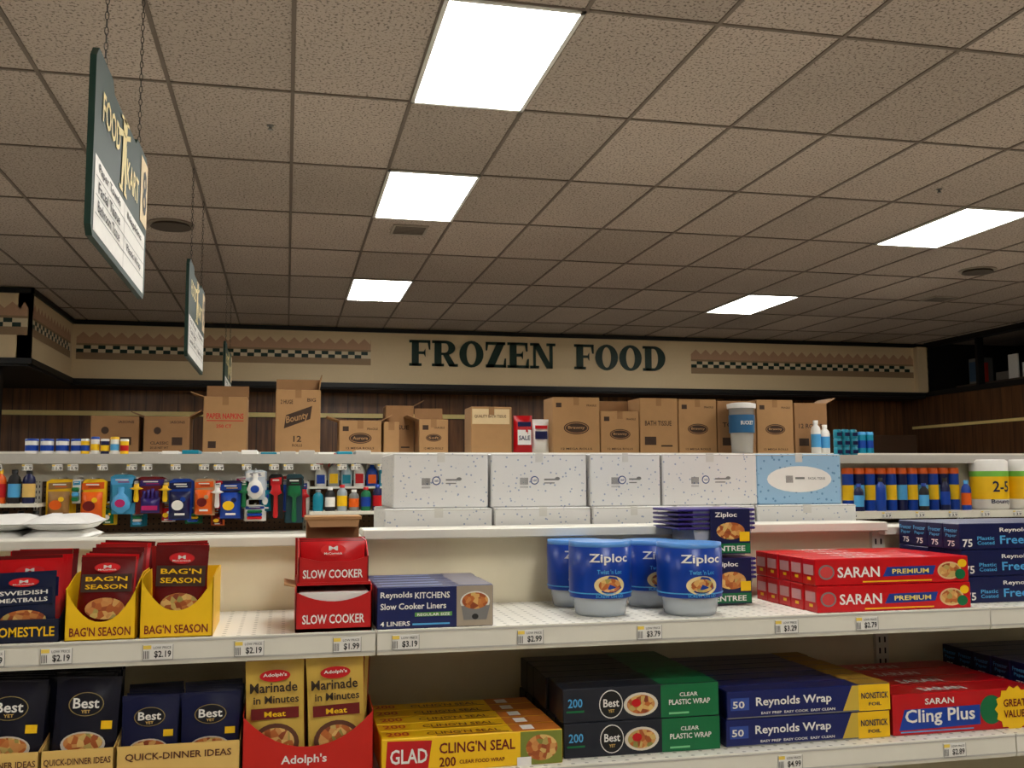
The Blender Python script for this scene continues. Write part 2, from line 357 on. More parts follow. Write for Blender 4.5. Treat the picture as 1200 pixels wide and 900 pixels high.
def sign(y0,num,rows,det=True):
    b=B();x=-.61;z0=2.36;w=1.18;h=.61
    out=[(0,.03),(.03,0),(w-.03,0),(w,.03),(w,.56),(w-.04,.60),(w-.3,.60),(w-.34,.57),(.34,.57),(.30,.61),(.04,.61),(0,.57)]
    b.prism([(p[0],p[1]) for p in out],(x-.01,y0,z0),Y,Z,(.02,0,0),GREEN)
    for sd in (1,-1):
        xx=x+.0105*sd; ux=Y if sd>0 else -Y
        yb=y0 if sd>0 else y0+w
        def q(u0,v0,u1,v1,mat,off=.001):
            o=Vector((xx+off*sd,yb,z0))
            b.add([tuple(o+ux*u0+Z*v0),tuple(o+ux*u1+Z*v0),tuple(o+ux*u1+Z*v1),tuple(o+ux*u0+Z*v1)],[(0,1,2,3)],mat)
        def tt(s,u,v,ww,hh,mat,off=.003):
            vs,fs=textmesh(s);o=Vector((xx+off*sd,yb,z0))
            b.add([tuple(o+ux*(u+a[0]*ww)+Z*(v+a[1]*hh)) for a in vs],fs,mat)
        q(.03,.02,w-.05,.265,WHITE)
        for k in range(1,4): q(.05,.02+k*.06,w-.07,.023+k*.06,GREY,.002)
        q(.60,.02,.605,.265,GREY,.002)
        for k,r in enumerate(rows):
            tt(r,.09,.212-k*.06,.42,.038,BLACK)
            if k!=1: tt(('Napkins','Storage Bags','Plastic Wrap')[k],.67,.212-k*.06,.36,.036,BLACK)
        q(w-.2,.30,w-.015,.57,CREAM,.002); tt(num,w-.15,.34,.10,.19,BLACK,.004)
        CR=M((232,214,150))
        tt('FOOD',.12,.40,.34,.10,CR);tt('KART',.62,.34,.30,.10,CR)
        def pg(pts):
            o=Vector((xx+.0032*sd,yb,z0)); b.add([tuple(o+ux*p[0]+Z*p[1]) for p in pts],[tuple(range(len(pts)))],CR)
        pg(arc_(.56,.535,.045,.03));pg([(.50,.30),(.53,.30),(.60,.50),(.52,.50)]);pg([(.56,.42),(.58,.30),(.605,.30),(.60,.48)])
        pg([(.42,.46),(.53,.49),(.53,.51),(.42,.49)]);pg([(.58,.49),(.68,.52),(.68,.54),(.58,.51)]);pg([(.48,.545),(.64,.555),(.64,.567),(.48,.557)])
        pg([(.47,.285),(.54,.285),(.54,.30),(.47,.30)]);pg([(.57,.285),(.64,.285),(.62,.30),(.57,.30)])
    for yy in (y0+.2,y0+w-.2): chain(b,x,yy,z0+.565,H)
    b.fin('hanging_aisle_sign')
sign(3.2,'8',['Paper Towels','Facial Tissue','Bathroom Tissue'])
sign(6.28,'9',['Foil Wraps','Trash Bags','Laundry Care'])
sign(10.0,'10',['Frozen Meals','Ice Cream','Vegetables'])

# ------------------------------------------------------------------ gondolas
SLOT=DARK
def gondola(x0,x1,yf,yback,shelves,ztop,backmat,surf=PERF,sec=.157,depth2=None):
    b=B()
    b.box((x0,yback,.0),(x1,yback+.03,ztop),backmat)
    b.box((x0,yf,0),(x1,yback,.12),SHELFW)
    if depth2: b.box((x0,yback+.03,0),(x1,yback+.03+depth2,.12),SHELFW)
    k=math.ceil((x0-sec)/1.22)
    joints=[]
    while sec+k*1.22<=x1+.01: joints.append(sec+k*1.22);k+=1
    for xx in joints:
        b.box((xx-.016,yback-.012,.1),(xx+.016,yback,ztop-.002),SHELFW)
        z=.3
        while z<ztop-.03:
            b.box((xx-.009,yback-.0126,z),(xx-.005,yback-.011,z+.013),SLOT);b.box((xx+.005,yback-.0126,z),(xx+.009,yback-.011,z+.013),SLOT);z+=.0254
    edges=[x0]+[j for j in joints if x0<j<x1]+[x1]
    for zs,yy in shelves:
        for a,c in zip(edges[:-1],edges[1:]):
            b.box((a+.0015,yy+.004,zs-.02),(c-.0015,yback-.013,zs),surf)
            b.prism([(0,.006),(.006,.006),(.010,0),(.010,-.034),(.002,-.036),(0,-.030)],(a+.0015,yy-.004,zs),Y,Z,(c-a-.003,0,0),SHELFW)
            b.box((a+.002,yy-.0052,zs-.030),(c-.002,yy-.0035,zs-.027),LGREY);b.box((a+.002,yy-.0052,zs+.001),(c-.002,yy-.0035,zs+.004),LGREY)
            for xx in (a+.006,c-.009):
                b.prism([(0,0),(0,-.02),(-(yback-yy)*.8,-.02),(-(yback-yy)*.8,-.03),(0,-.08)],(xx,yback-.012,zs-.0),Y,Z,(.003,0,0),SHELFW)
    return b,edges
b,ed=gondola(-3.6,3.9,1.755,2.14,[(1.335,1.755),(1.103,1.70),(.85,1.70),(.6,1.66),(.36,1.62)],1.475,M((232,222,192),.45,.03),depth2=.5)
for a,c in zip(ed[:-1],ed[1:]):
    hi = abs(a-.157)<.01
    zt=1.497 if hi else 1.486
    b.box((a+.001,2.085 if hi else 2.10,zt-.02),(c-.001,2.20,zt),SHELFW,.002)
b.box((-3.6,2.17,1.39),(3.9,2.66,1.41),SHELFW);b.box((-3.6,2.655,1.37),(3.9,2.665,1.416),SHELFW)
b.fin('store_shelving_gondola')

def tags(lst,y,z,w=.045,h=.027):
    b=B()
    for i,(x,p) in enumerate(lst):
        b.box((x-w/2,y-.0065,z-h/2),(x+w/2,y-.0052,z+h/2),WHITE)
        b.rect(x-w/2+.001,z+h*.22,x-w/2+w*.28,z+h/2-.001,y-.0066,M((236,206,90)))
        b.t(p,x-w*.12,z-h*.38,y-.0066,w*.55,h*.48,BLACK)
        b.t('LOW PRICE',x-w*.15,z+h*.22,y-.0066,w*.58,h*.16,GREY)
        for k in range(4): b.rect(x-w*.46+k*w*.05,z-h*.4,x-w*.46+k*w*.05+w*.02,z+h*.1,y-.0070,BLACK)
        b.rect(x-w/2,z-h/2,x+w/2,z-h/2+.0008,y-.0068,GREY);b.rect(x-w/2,z-h/2,x-w/2+.0008,z+h/2,y-.0068,GREY);b.rect(x+w/2-.0008,z-h/2,x+w/2,z+h/2,y-.0068,GREY)
    return b.fin('shelf_price_tags')
tags([(-.455,'$1.99'),(-.355,'$2.19'),(-.20,'$2.19'),(-.055,'$2.19'),(.107,'$1.99'),(.207,'$3.19'),(.43,'$2.99'),(.655,'$3.79'),(.93,'$3.29'),(1.10,'$2.79'),(1.50,'$1.99')],1.755,1.320,.048,.025)
tags([(.90,'$4.99'),(1.24,'$2.89'),(.35,'$3.29'),(-.3,'$1.19')],1.70,1.088,.048,.025)

# ---- gondola 2 (next aisle)
b,ed=gondola(-4.0,8.0,4.55,5.0,[(1.36,4.62),(1.1,4.6),(.8,4.55),(.5,4.55)],1.66,PEG,surf=SHELFW,sec=.1,depth2=.5)
b.box((-4.0,4.86,1.70),(8.0,5.30,1.722),SHELFW);b.prism([(0,0),(.012,0),(.012,-.045),(0,-.045)],(-4.0,4.85,1.725),Y,Z,(12,0,0),LGREY)
b.box((-4,4.98,1.6),(8,5.04,1.70),SHELFW)
b.box((-1.6,4.72,1.488),(-1.06,5.0,1.503),SHELFW);b.box((.11,4.72,1.44),(.62,5.0,1.455),SHELFW);b.box((.11,4.85,1.56),(.62,5.0,1.57),SHELFW)
b.box((2.6,4.72,1.40),(8,5.0,1.42),SHELFW);b.box((2.6,4.71,1.385),(8,4.72,1.425),SHELFW)
b.box((2.6,4.97,1.42),(8,4.995,1.70),SHELFW)
b.fin('store_shelving_gondola')
tags([(-1.25+.105*i+.02*(i%3),'1.9') for i in range(17)],4.80,1.662,.045,.027)
tags([(2.7+.2*i,'3.9') for i in range(9)],4.71,1.405,.055,.03)

def hook(b,x,z,y0,y1):
    b.box((x-.003,y0,z-.003),(x+.003,y1,z+.003),LGREY)
def pegpack(x,w,z0,z1,body,card,kind,acc=YEL,yo=0):
    b=B();y=4.83+yo;h=z1-z0
    hook(b,x,z1+.004,4.80+yo,5.0)
    for k in range(3):
        yy=y+.035*k+.01;dx=((k*7+int(x*100))%3-1)*.007
        b.prism([(-w/2,0),(w/2,0),(w/2,h*.94),(w*.3,h),(-w*.3,h),(-w/2,h*.94)],(x+dx,yy,z0),X,Z,(0,.002,0),card)
        if k: continue
        b.prism([(-w/2+.002,-h*.0),(w/2-.002,h*.03),(w/2-.002,h*.19),(-w/2+.002,h*.16)],(x,y+.0085,z1-h*.26),X,Z,(0,.001,0),body)
        b.rect(x-w*.3,z1-h*.15,x+w*.26,z1-h*.12,y+.0075,WHITE if body is not WHITE else NAVY);b.rect(x-w*.2,z1-h*.20,x+w*.30,z1-h*.18,y+.0075,acc)
    if kind==0:
        b.pillow(x,y-.008,z0+.006,w*.92,h*.66,.05,body);b.disc(x-w*.08,z0+h*.36,y-.036,w*.26,h*.12,acc);b.rect(x-w*.2,z0+h*.12,x+w*.25,z0+h*.17,y-.036,WHITE);b.disc(x+w*.15,z0+h*.50,y-.034,w*.12,h*.06,card)
    elif kind==1:
        b.lathe([(.01,0),(w*.38,.02),(w*.42,.045),(w*.3,.075),(w*.12,.09),(w*.15,.11),(.012,.118)],(x,y-.02,z0+.005),body,16,sy=.5);b.disc(x,z0+.05,y-.045,w*.22,.018,acc)
    elif kind==2:
        b.lathe([(.008,0),(.012,.01),(.009,h*.5),(.03,h*.55),(w*.4,h*.62),(w*.35,h*.74)],(x,y-.018,z0+.005),acc,14,sy=.5)
    elif kind==3:
        b.pillow(x,y-.004,z0+.004,w*.72,h*.42,.035,body)
        for k in range(4): b.pillow(x-w*.24+k*w*.16,y-.006,z0+h*.38,w*.14,h*(.24+.03*(k%3)),.02,body)
        b.rect(x-w*.3,z0+h*.1,x+w*.3,z0+h*.22,y-.028,acc)
    else:
        for k in range(3): b.box((x-w*.38,y-.03,z0+.01+k*h*.2),(x+w*.38,y+.008,z0+.01+k*h*.2+h*.17),(acc,body,GRN)[k],.004)
    b.fin('hanging_cleaning_accessory')
PA=[(-.995,.10,1.43,1.61,M((150,110,60)),YEL,0,ORG),(-.855,.10,1.42,1.61,ORG,YEL,0,DRED),(-.73,.10,1.45,1.63,LBLUE,M((60,150,190),.4),1,MAG),(-.605,.115,1.45,1.62,PUR,DRED,3,MAG),(-.475,.10,1.42,1.61,NAVY,BLUE,0,WHITE),(-.37,.085,1.44,1.61,ORG,M((190,150,110)),0,DRED),(-.25,.10,1.42,1.60,BLUE,NAVY,0,YEL),(-.14,.09,1.51,1.65,WHITE,M((200,210,220)),1,BLUE),(-.14,.09,1.41,1.485,BLUE,WHITE,4,RED),(-.045,.055,1.42,1.63,RED,BLACK,2,RED),(.04,.075,1.40,1.63,BLACK,M((20,60,70)),2,GRN),
 (-.925,.035,1.50,1.61,LBLUE,WHITE,4,GRN),(-.54,.03,1.5,1.6,YEL,GREY,2,YEL),(-.31,.03,1.47,1.6,WHITE,RED,2,WHITE),(-.19,.03,1.47,1.6,GRN,WHITE,2,GRN),(-.665,.03,1.5,1.61,WHITE,PUR,2,YEL)]
for a in PA: pegpack(*a)
for (x_,w_,za,zb,bo,ca,kd,ac) in [(-.79,.05,1.40,1.5,GRN,YEL,0,WHITE),(-.42,.06,1.40,1.47,YEL,GRN,4,BLUE),(-.535,.05,1.41,1.5,RED,WHITE,0,YEL),(-.20,.06,1.52,1.62,MAG,WHITE,0,YEL),(-.09,.05,1.45,1.60,TEAL,BLUE,0,WHITE),(0.0,.04,1.45,1.62,WHITE,RED,2,BLUE),(.085,.035,1.42,1.6,BLUE,WHITE,2,RED),(-.31,.05,1.39,1.46,DRED,ORG,0,YEL),(-.665,.05,1.39,1.46,WHITE,TEAL,4,LBLUE)]: pegpack(x_,w_,za,zb,bo,ca,kd,ac,.05)

def spray(name,x,y,z,h,body,head,lab,r=.03):
    b=B()
    b.lathe([(r*.9,0),(r,.01),(r,h*.5),(r*.75,h*.62),(r*.35,h*.72),(r*.35,h*.78)],(x,y,z),body,16,sy=.7)
    b.lathe([(r*.45,h*.78),(r*.45,h*.84),(r*.3,h*.86)],(x,y,z),head,12)
    b.prism([(-.035,.0),(-.035,.02),(.0,.035),(.025,.03),(.025,.0),(-.012,-.0),(-.022,-.03),(-.028,-.03),(-.02,0)],(x,y-.01,z+h*.86),X,Z,(0,.02,0),head)
    b.rect(x-r*.7,z+h*.1,x+r*.7,z+h*.42,y-r*.72,lab)
    b.fin(name)
def bottle(name,x,y,z,h,body,cap,lab,r=.03,sy=1,hat=.12,seg=16):
    b=B()
    b.lathe([(r*.92,0),(r,.008),(r,h*.68),(r*.85,h*.78),(r*.45,h*.86),(r*.42,h*.9)],(x,y,z),body,seg,sy=sy)
    b.lathe([(r*.5,h*(1-hat)),(r*.5,h),(r*.4,h)],(x,y,z),cap,12)
    b.lathe([(r*1.01,h*.18),(r*1.01,h*.58)],(x,y,z),lab,seg,sy=sy)
    b.fin(name)
cols=[(WHITE,RED,BLUE),(CLEAR,RED,YEL),(M((180,200,210)),GREY,TEAL),(WHITE,BLUE,RED),(BLUE,WHITE,ORG),(M((60,160,190)),WHITE,WHITE),(RED,WHITE,YEL)]
for i in range(6):
    c=cols[i%7];spray('spray_bottle',.165+i*.062,4.93,1.57,.135+.012*(i%2),c[0],c[1],c[2],.028)
for i in range(7):
    c=cols[(i*3+2)%7];bottle('cleaner_bottle',.15+i*.056,4.80,1.455,.10+.012*(i%3),(TEAL,DARK,M((150,160,165)),GREY,GRN,NAVY,WHITE)[i],c[1],c[2],.024)
for i in range(4):
    bottle('cleaner_bottle',-1.3+i*.06,4.82,1.503,.15,(ORG,ORG,DARK,NAVY)[i],(WHITE,YEL,BLACK,BLACK)[i],(YEL,RED,LBLUE,GOLD)[i],.027)
for i in range(5):
    bottle('cleaner_bottle',-1.33+i*.062,4.80,1.36,.11,(ORG,NAVY,DARK,RED,GREY)[i],BLACK,(YEL,WHITE,ORG,LBLUE,RED)[i],.027)
def can(name,x,y,z,h,r,body,cap,lab):
    b=B();b.lathe([(r,0),(r,h*.86)],(x,y,z),body,18);b.lathe([(r*1.03,h*.86),(r*1.03,h*.96),(r*.9,h)],(x,y,z),cap,18);b.lathe([(r*1.01,h*.25),(r*1.01,h*.6)],(x,y,z),lab,18);b.fin(name)
for i in range(4): can('wipes_canister',-1.15+i*.066,4.97,1.722,.075,.029,WHITE,BLUE,BLUE)
for i in range(5): can('aerosol_can',-.915+i*.043,4.95,1.722,.075+.01*(i%2),.019,(YEL,WHITE,NAVY,WHITE,YEL)[i],(WHITE,BLUE,WHITE,YEL,WHITE)[i],(BLUE,YEL,YEL,LBLUE,RED)[i])
b=B()
for i in range(12):
    x=-.66+i*.09; b.box((x,4.9,1.722),(x+.075,5.1,1.735+.005*(i%3)),(LGREY,WHITE,TEAL,LGREY)[i%4],.003)
b.fin('sponge_packs')
for r_ in range(2):
    for i in range(11):
        x=3.0+i*.066
        if r_==0 and i%5==4: continue
        if r_: can('wipes_canister',x+.01,4.92,1.42,.235,.031,(BLUE,NAVY)[i%2],ORG,(YEL,LBLUE)[i%2])
        elif i%2==0: bottle('cleaner_bottle',x,4.80,1.42,.15+.015*(i%3),(NAVY,BLUE,TEAL,DARK)[i//2%4],(BLUE,LBLUE,BLACK)[i%3],(LBLUE,ORG,BLUE)[i%3],.026)
for i in range(3):
    b=B();x=3.855+i*.215;r=.1
    b.lathe([(.02,.012),(r*.85,0),(r,.012),(r,.268),(r*.85,.28),(.02,.268)],(x,4.86,1.42),WHITE,28)
    b.lathe([(r*1.005,.06),(r*1.005,.2)],(x,4.86,1.42),YEL,28)
    b.lathe([(r*1.01,.185),(r*1.01,.215)],(x,4.86,1.42),M((120,190,70)),28)
    b.tc('2-5',x,4.86,r*1.02,1.42+.10,.10,.06,NAVY);b.tc('Bounty',x,4.86,r*1.02,1.42+.03,.12,.03,NAVY);b.fin('paper_towel_roll')
b=B()
for i in range(3):
    for j in range(3): b.lathe([(.018,0),(.022,.004),(.022,.045),(.018,.05)],(2.975+i*.048,4.95,1.722+j*.048),TEAL,12);b.rect(2.96+i*.048,1.735+j*.048,2.99+i*.048,1.755+j*.048,4.927,NAVY)
b.fin('rolled_bag_bundle')

# ---- gondola 3 (far) and freezers
b,ed=gondola(-5.0,8.4,8.1,8.55,[(1.5,8.15),(1.2,8.12),(.85,8.1),(.5,8.1)],1.80,SHELFW,surf=SHELFW,sec=.3,depth2=.5)
b.box((-5.0,8.2,1.80),(8.4,9.0,1.828),SHELFW);b.fin('store_shelving_gondola')
b=B();FZ=M((205,200,190))
x=-5.6
b.box((-5.6,12.3,0),(9.0,13.1,.25),DARK);b.box((-5.6,12.3,1.78),(9.0,13.1,1.86),DARK);b.box((-5.6,12.95,.25),(9.0,13.1,1.78),FZ)
while x<9.0:
    b.box((x,12.3,.25),(x+.05,12.95,1.78),DARK);b.box((x+.05,12.3,.25),(x+.09,12.33,1.78),LGREY);b.box((x+.65,12.3,.25),(x+.69,12.33,1.78),LGREY);b.box((x+.1,12.24,.8),(x+.12,12.28,1.3),GREY)
    for zz in (.5,.8,1.1,1.4): b.box((x+.05,12.45,zz),(x+.68,12.95,zz+.02),LGREY);b.box((x+.1,12.5,zz+.02),(x+.62,12.9,zz+.2),(RED,BLUE,GRN,YEL)[int(zz*10+x*3)%4])
    x+=.73
b.fin('freezer_display_case')

# cardboard cartons on top of the far gondola
def carton(x0,x1,z0,z1,y0=8.4,d=.32,mat=CARD,flap=0,art=None,name='cardboard_carton'):
    b=B();b.box((x0,y0,z0),(x1,y0+d,z1),mat,.006)
    b.box(((x0+x1)/2-.025,y0-.001,z1-.07),((x0+x1)/2+.025,y0+.001,z1),CARD2)
    w=x1-x0
    if flap:
        b.rect(x0,z1,x1,z1,y0,mat)
        b.add([(x0+.01,y0+.01,z1+.001),(x1-.01,y0+.01,z1+.001),(x1-.01,y0+d-.01,z1+.001),(x0+.01,y0+d-.01,z1+.001)],[(0,1,2,3)],CARDD)
        if flap&1: b.prism([(0,0),(-.10,.035),(-.10,.042),(0,.008)],(x0,y0,z1-.004),X,Z,(0,d,0),mat)
        if flap&2: b.prism([(0,0),(.09,.05),(.09,.058),(0,.008)],(x1,y0,z1-.004),X,Z,(0,d,0),mat)
        if flap&4: b.prism([(0,0),(.02,.12),(.028,.12),(.008,0)],(x0,y0+d-.01,z1-.004),Y,Z,(w,0,0),CARD2)
        if flap&8: b.prism([(0,0),(.02,.13),(.012,.13),(-.006,0)],(x1-.01,y0,z1-.004),X,Z,(0,d,0),mat)
    if art: art(b,x0,x1,z0,z1,y0)
    b.fin(name)
INK=M((62,44,32),.8)
def oval(txt):
    def f(b,x0,x1,z0,z1,y):
        w=x1-x0;h=z1-z0;cx=(x0+x1)/2;cz=z0+h*.45
        b.disc(cx,cz,y,w*.27,w*.13,INK);b.disc(cx,cz,y-.0008,w*.25,w*.11,CARD2);b.disc(cx,cz,y-.0012,w*.23,w*.095,INK);b.t(txt,cx-w*.18,cz-w*.035,y-.0015,w*.36,w*.075,CARD)
        b.t('12 MEGA ROLLS',cx-w*.33,z0+.03,y,w*.66,.018,INK);b.rect(x0+.03,z1-.09,x0+.08,z1-.05,y,INK);b.t('FRAGILE',x1-.12,z1-.08,y,.09,.018,INK)
    return f
def lab(txt,mat=INK,fr=.5):
    def f(b,x0,x1,z0,z1,y):
        w=x1-x0;h=z1-z0
        b.t(txt,x0+w*.13,z0+h*fr,y,w*.7,h*.09,mat);b.rect(x0+w*.12,z0+h*.15,x0+w*.42,z0+h*.30,y,INK);b.rect(x0+w*.55,z0+h*.12,x0+w*.85,z0+h*.15,y,INK)
    return f
def nap(b,x0,x1,z0,z1,y):
    w=x1-x0;h=z1-z0
    b.t('PAPER NAPKINS',x0+w*.08,z0+h*.60,y,w*.84,h*.10,RED);b.rect(x0+w*.08,z0+h*.56,x0+w*.92,z0+h*.575,y,RED);b.t('250 CT',x0+w*.3,z0+h*.44,y,w*.35,h*.06,RED);b.rect(x0+w*.12,z0+h*.08,x0+w*.3,z0+h*.2,y,INK)
def lab2(txt):
    def f(b,x0,x1,z0,z1,y):
        w=x1-x0;h=z1-z0
        b.t(txt,x0+w*.15,z0+h*.22,y,w*.4,h*.08,INK);b.rect(x0+w*.62,z0+h*.2,x0+w*.85,z0+h*.42,y,INK);b.t('SEASONS',x0+w*.5,z1-h*.2,y,w*.4,h*.07,INK);b.t('20 LB NET WT',x0+w*.15,z0+h*.1,y,w*.4,h*.06,INK)
        b.disc(x0+w*.3,z0+h*.6,y,w*.08,h*.1,INK)
    return f
def bounty(b,x0,x1,z0,z1,y):
    w=x1-x0;b.t('2 HUGE',x0+.04,z1-.12,y,.10,.035,INK);b.t('BIG',x1-.11,z1-.10,y,.07,.03,INK)
    b.prism([(0,0),(w*.58,.08),(w*.62,.19),(w*.04,.11)],(x0+w*.19,y-.001,z0+.20),X,Z,(0,.001,0),INK)
    vs,fs=textmesh('Bounty');ux=Vector((.98,0,.25));uy=Vector((-.05,0,1));o=Vector((x0+w*.24,y-.002,z0+.225))
    b.add([tuple(o+ux*(v[0]*w*.5)+uy*(v[1]*.075)) for v in vs],fs,CARD)
    b.t('12',x0+w*.4,z0+.09,y,w*.18,.05,INK);b.t('ROLLS',x0+w*.38,z0+.05,y,w*.22,.022,INK)
zt=1.828
carton(-1.519,-1.158,zt,2.12,art=lab2('SEASON'),mat=CARD2);carton(-1.12,-.77,zt,2.12,flap=3,art=lab2('CLASSIC'),mat=CARD2)
carton(-.665,-.32,zt,2.286,flap=5,art=nap)
carton(-.093,.273,zt,2.352,flap=12,art=bounty);carton(.427,.78,zt,2.10,flap=3,art=oval('Aurora'));carton(.80,.93,zt,2.09,d=.25,mat=CARD)
carton(.84,1.09,zt,2.25,y0=8.68,d=.25,mat=CARD2,flap=2,art=lab('TISSUE'));carton(1.10,1.35,zt,2.115,flap=5,art=oval('Soft'))
def qbt(b,x0,x1,z0,z1,y):
    b.rect(x0+.01,z1-.15,x1-.02,z1-.02,y,M((215,190,146)));b.t('QUALITY BATH TISSUE',x0+.03,z1-.10,y-.001,x1-x0-.08,.03,BROWN)
carton(1.55,1.91,zt,2.229,art=qbt)
carton(2.28,2.712,zt,2.322,art=oval('Brawny'));carton(2.722,3.08,zt,2.204,art=oval('Brawny'));carton(2.74,3.1,zt,2.32,y0=8.75,d=.22,mat=CARD2)
carton(3.09,3.452,zt,2.325,art=lab('BATH TISSUE'));carton(3.462,3.83,zt,2.32,art=oval('Brawny'));carton(3.84,4.22,zt,2.31,art=lab('TOWELS'),mat=CARD2);carton(4.23,4.60,zt,2.325,art=oval('Brawny'));carton(4.612,4.95,zt,2.30,mat=CARD2,flap=2,art=lab('12 ROLLS'))
b=B();b.box((6.95,12.4,1.86),(8.7,12.9,2.2),M((74,52,36)),.006);b.box((7.7,12.39,1.86),(7.72,12.4,2.2),DARK);b.fin('cardboard_carton')
# bagged goods
b=B()
b.pillow(2.02,8.45,zt,.17,.33,.12,RED);b.pillow(2.175,8.47,zt+.0,.17,.30,.12,WHITE);b.rect(1.96,1.90,2.08,2.03,8.388,WHITE);b.t('SALE',1.97,1.94,8.386,.1,.04,NAVY);b.rect(2.12,1.95,2.23,2.02,8.40,NAVY);b.rect(2.12,2.04,2.23,2.07,8.40,RED);b.rect(1.96,2.06,2.08,2.10,8.388,NAVY)
b.fin('bagged_paper_goods')
b=B();b.lathe([(.095,0),(.115,.40),(.125,.40),(.125,.425)],(4.0,8.24,zt),CLEAR,24);b.lathe([(.10,.20),(.112,.34)],(4.0,8.24,zt),M((30,110,150),.4),24);b.lathe([(.113,.18),(.116,.34)],(4.0,8.24,zt),M((36,96,140),.4),24);b.lathe([(.128,.40),(.13,.44),(.09,.45)],(4.0,8.24,zt),WHITE,24);b.lathe([(.085,.01),(.10,.2)],(4.0,8.24,zt),M((190,170,130)),20);b.tc('BUCKET',4.0,8.24,.118,zt+.25,.12,.035,WHITE);b.fin('clear_plastic_pail')
for i in range(2): bottle('white_plastic_bottle',4.74+i*.09,8.25,zt,.30-.04*i,WHITE,WHITE,LBLUE,.045)
for i in range(5): can('wipes_canister',5.0+i*.08,8.3,zt,.2,.036,TEAL,LBLUE,BLUE)

# ------------------------------------------------------------------ white cartons on our gondola top
def wcarton(x0,x1,z0,z1,y0,blue=False,flat=False):
    b=B();b.box((x0,y0,z0),(x1,y0+.27,z1),SPECKB if blue else SPECK,.003)
    w=x1-x0;h=z1-z0
    if blue:
        b.disc(x0+w*.5,z0+h*.5,y0,w*.38,h*.26,WHITE)
        for k in range(9): b.rect(x0+w*.34+k*.0022,z0+h*.43,x0+w*.34+k*.0022+.0011,z0+h*.57,y0-.0006,DARK)
        b.rect(x0+w*.45,z0+h*.5,x0+w*.56,z0+h*.54,y0-.0006,GREY);b.t('FACIAL TISSUE',x0+w*.6,z0+h*.49,y0-.001,w*.2,.006,GREY)
    elif not flat:
        for k in range(9): b.rect(x0+w*.3+k*.0022,z0+h*.42,x0+w*.3+k*.0022+.0011,z0+h*.55,y0,DARK)
        for k in range(9): b.rect(x0+w*.3+k*.0022,z0+h*.36,x0+w*.3+k*.0022+.0009,z0+h*.395,y0,GREY)
        b.disc(x0+w*.45,z0+h*.50,y0,.010,.010,M((60,80,130)));b.disc(x0+w*.45,z0+h*.50,y0-.0003,.0075,.0075,WHITE)
        b.t('160',x0+w*.45-.005,z0+h*.50-.003,y0-.0006,.010,.006,M((60,80,130)))
        b.rect(x0+w*.55,z0+h*.50,x0+w*.68,z0+h*.53,y0,GREY);b.rect(x0+w*.55,z0+h*.44,x0+w*.66,z0+h*.46,y0,GREY)
        b.disc(x0+w*.69,z0+h*.53,y0,.006,.004,GREY)
    b.rect(x0,z0+h*.97,x1,z0+h*.985,y0,LGREY)
    b.box((x0+w*.46,y0-.0006,z1-.02),(x0+w*.54,y0+.2,z1+.0004),M((205,203,196)))
    b.fin('tissue_carton')
for a in ((.236,.455,0),(.462,.692,0),(.698,.873,0),(.879,1.124,0),(1.128,1.359,1)): wcarton(a[0],a[1],1.5355,1.66,2.24+.01*(int(a[0]*30)%2),a[2]==1)
for a in ((.215,.460),(.466,.695),(.70,.905),(.91,1.112),(1.118,1.385)): wcarton(a[0],a[1],1.41,1.535,2.23,flat=True)
b=B()
for i in range(2):
    for j in range(4):
        z=1.41+j*.029;cx=-.595+i*.125+.006*(j%2)
        b.M=Matrix.Translation((cx,2.33,z+.015))@Matrix.Rotation(math.pi/2,4,'X');b.pillow(0,0,-.11,.135,.22,.034,M((235,234,230),.3),p=5)
        b.M=Matrix.Identity(4)
b.fin('foam_plate_packs')

# ------------------------------------------------------------------ foreground products : mid shelf (z 1.335)
ZS=1.3352
def display(x0,x1,y0,y1,z0,hf,hs,mat,back,curve=0):
    b=B();w=x1-x0;t=.0015
    b.box((x0,y0,z0),(x1,y1,z0+t),mat)
    n=12
    pts=[(0,0),(w,0)]+[(w*(1-i/n),hf+curve*(abs(1-2*i/n)**2.2)) for i in range(n+1)]
    b.prism(pts,(x0,y0,z0),X,Z,(0,t,0),mat)
    for xx in (x0,x1-t): b.prism([(0,0),(y1-y0,0),(y1-y0,hs),((y1-y0)*.45,hs),(0,hf+curve)],(xx,y0,z0),Y,Z,(t,0,0),mat)
    b.box((x0,y1-t,z0),(x1,y1,z0+hs),back)
    return b
def packets(b,cx,y0,z0,w,h,n,dy,mats,lean=.12,art=None,t=.012,jit=.004,rise=.0,shift=0):
    for k in range(n-1,-1,-1):
        j=random.uniform(-jit,jit)+shift*k
        b.M=Matrix.Translation((cx+j,y0+k*dy,z0+random.uniform(0,jit)+rise*k))@Matrix.Rotation(-lean+random.uniform(-.03,.03),4,'X')@Matrix.Rotation(random.uniform(-.04,.04)+shift*8,4,'Y')
        b.pillow(0,0,0,w,h,t,mats[k%len(mats)],p=2.5)
        b.box((-w/2,-.0012,h*.93),(w/2,.0012,h),mats[k%len(mats)])
        if art: art(b,w,h,-t/2-.0015,k)
    b.M=Matrix.Identity(4)
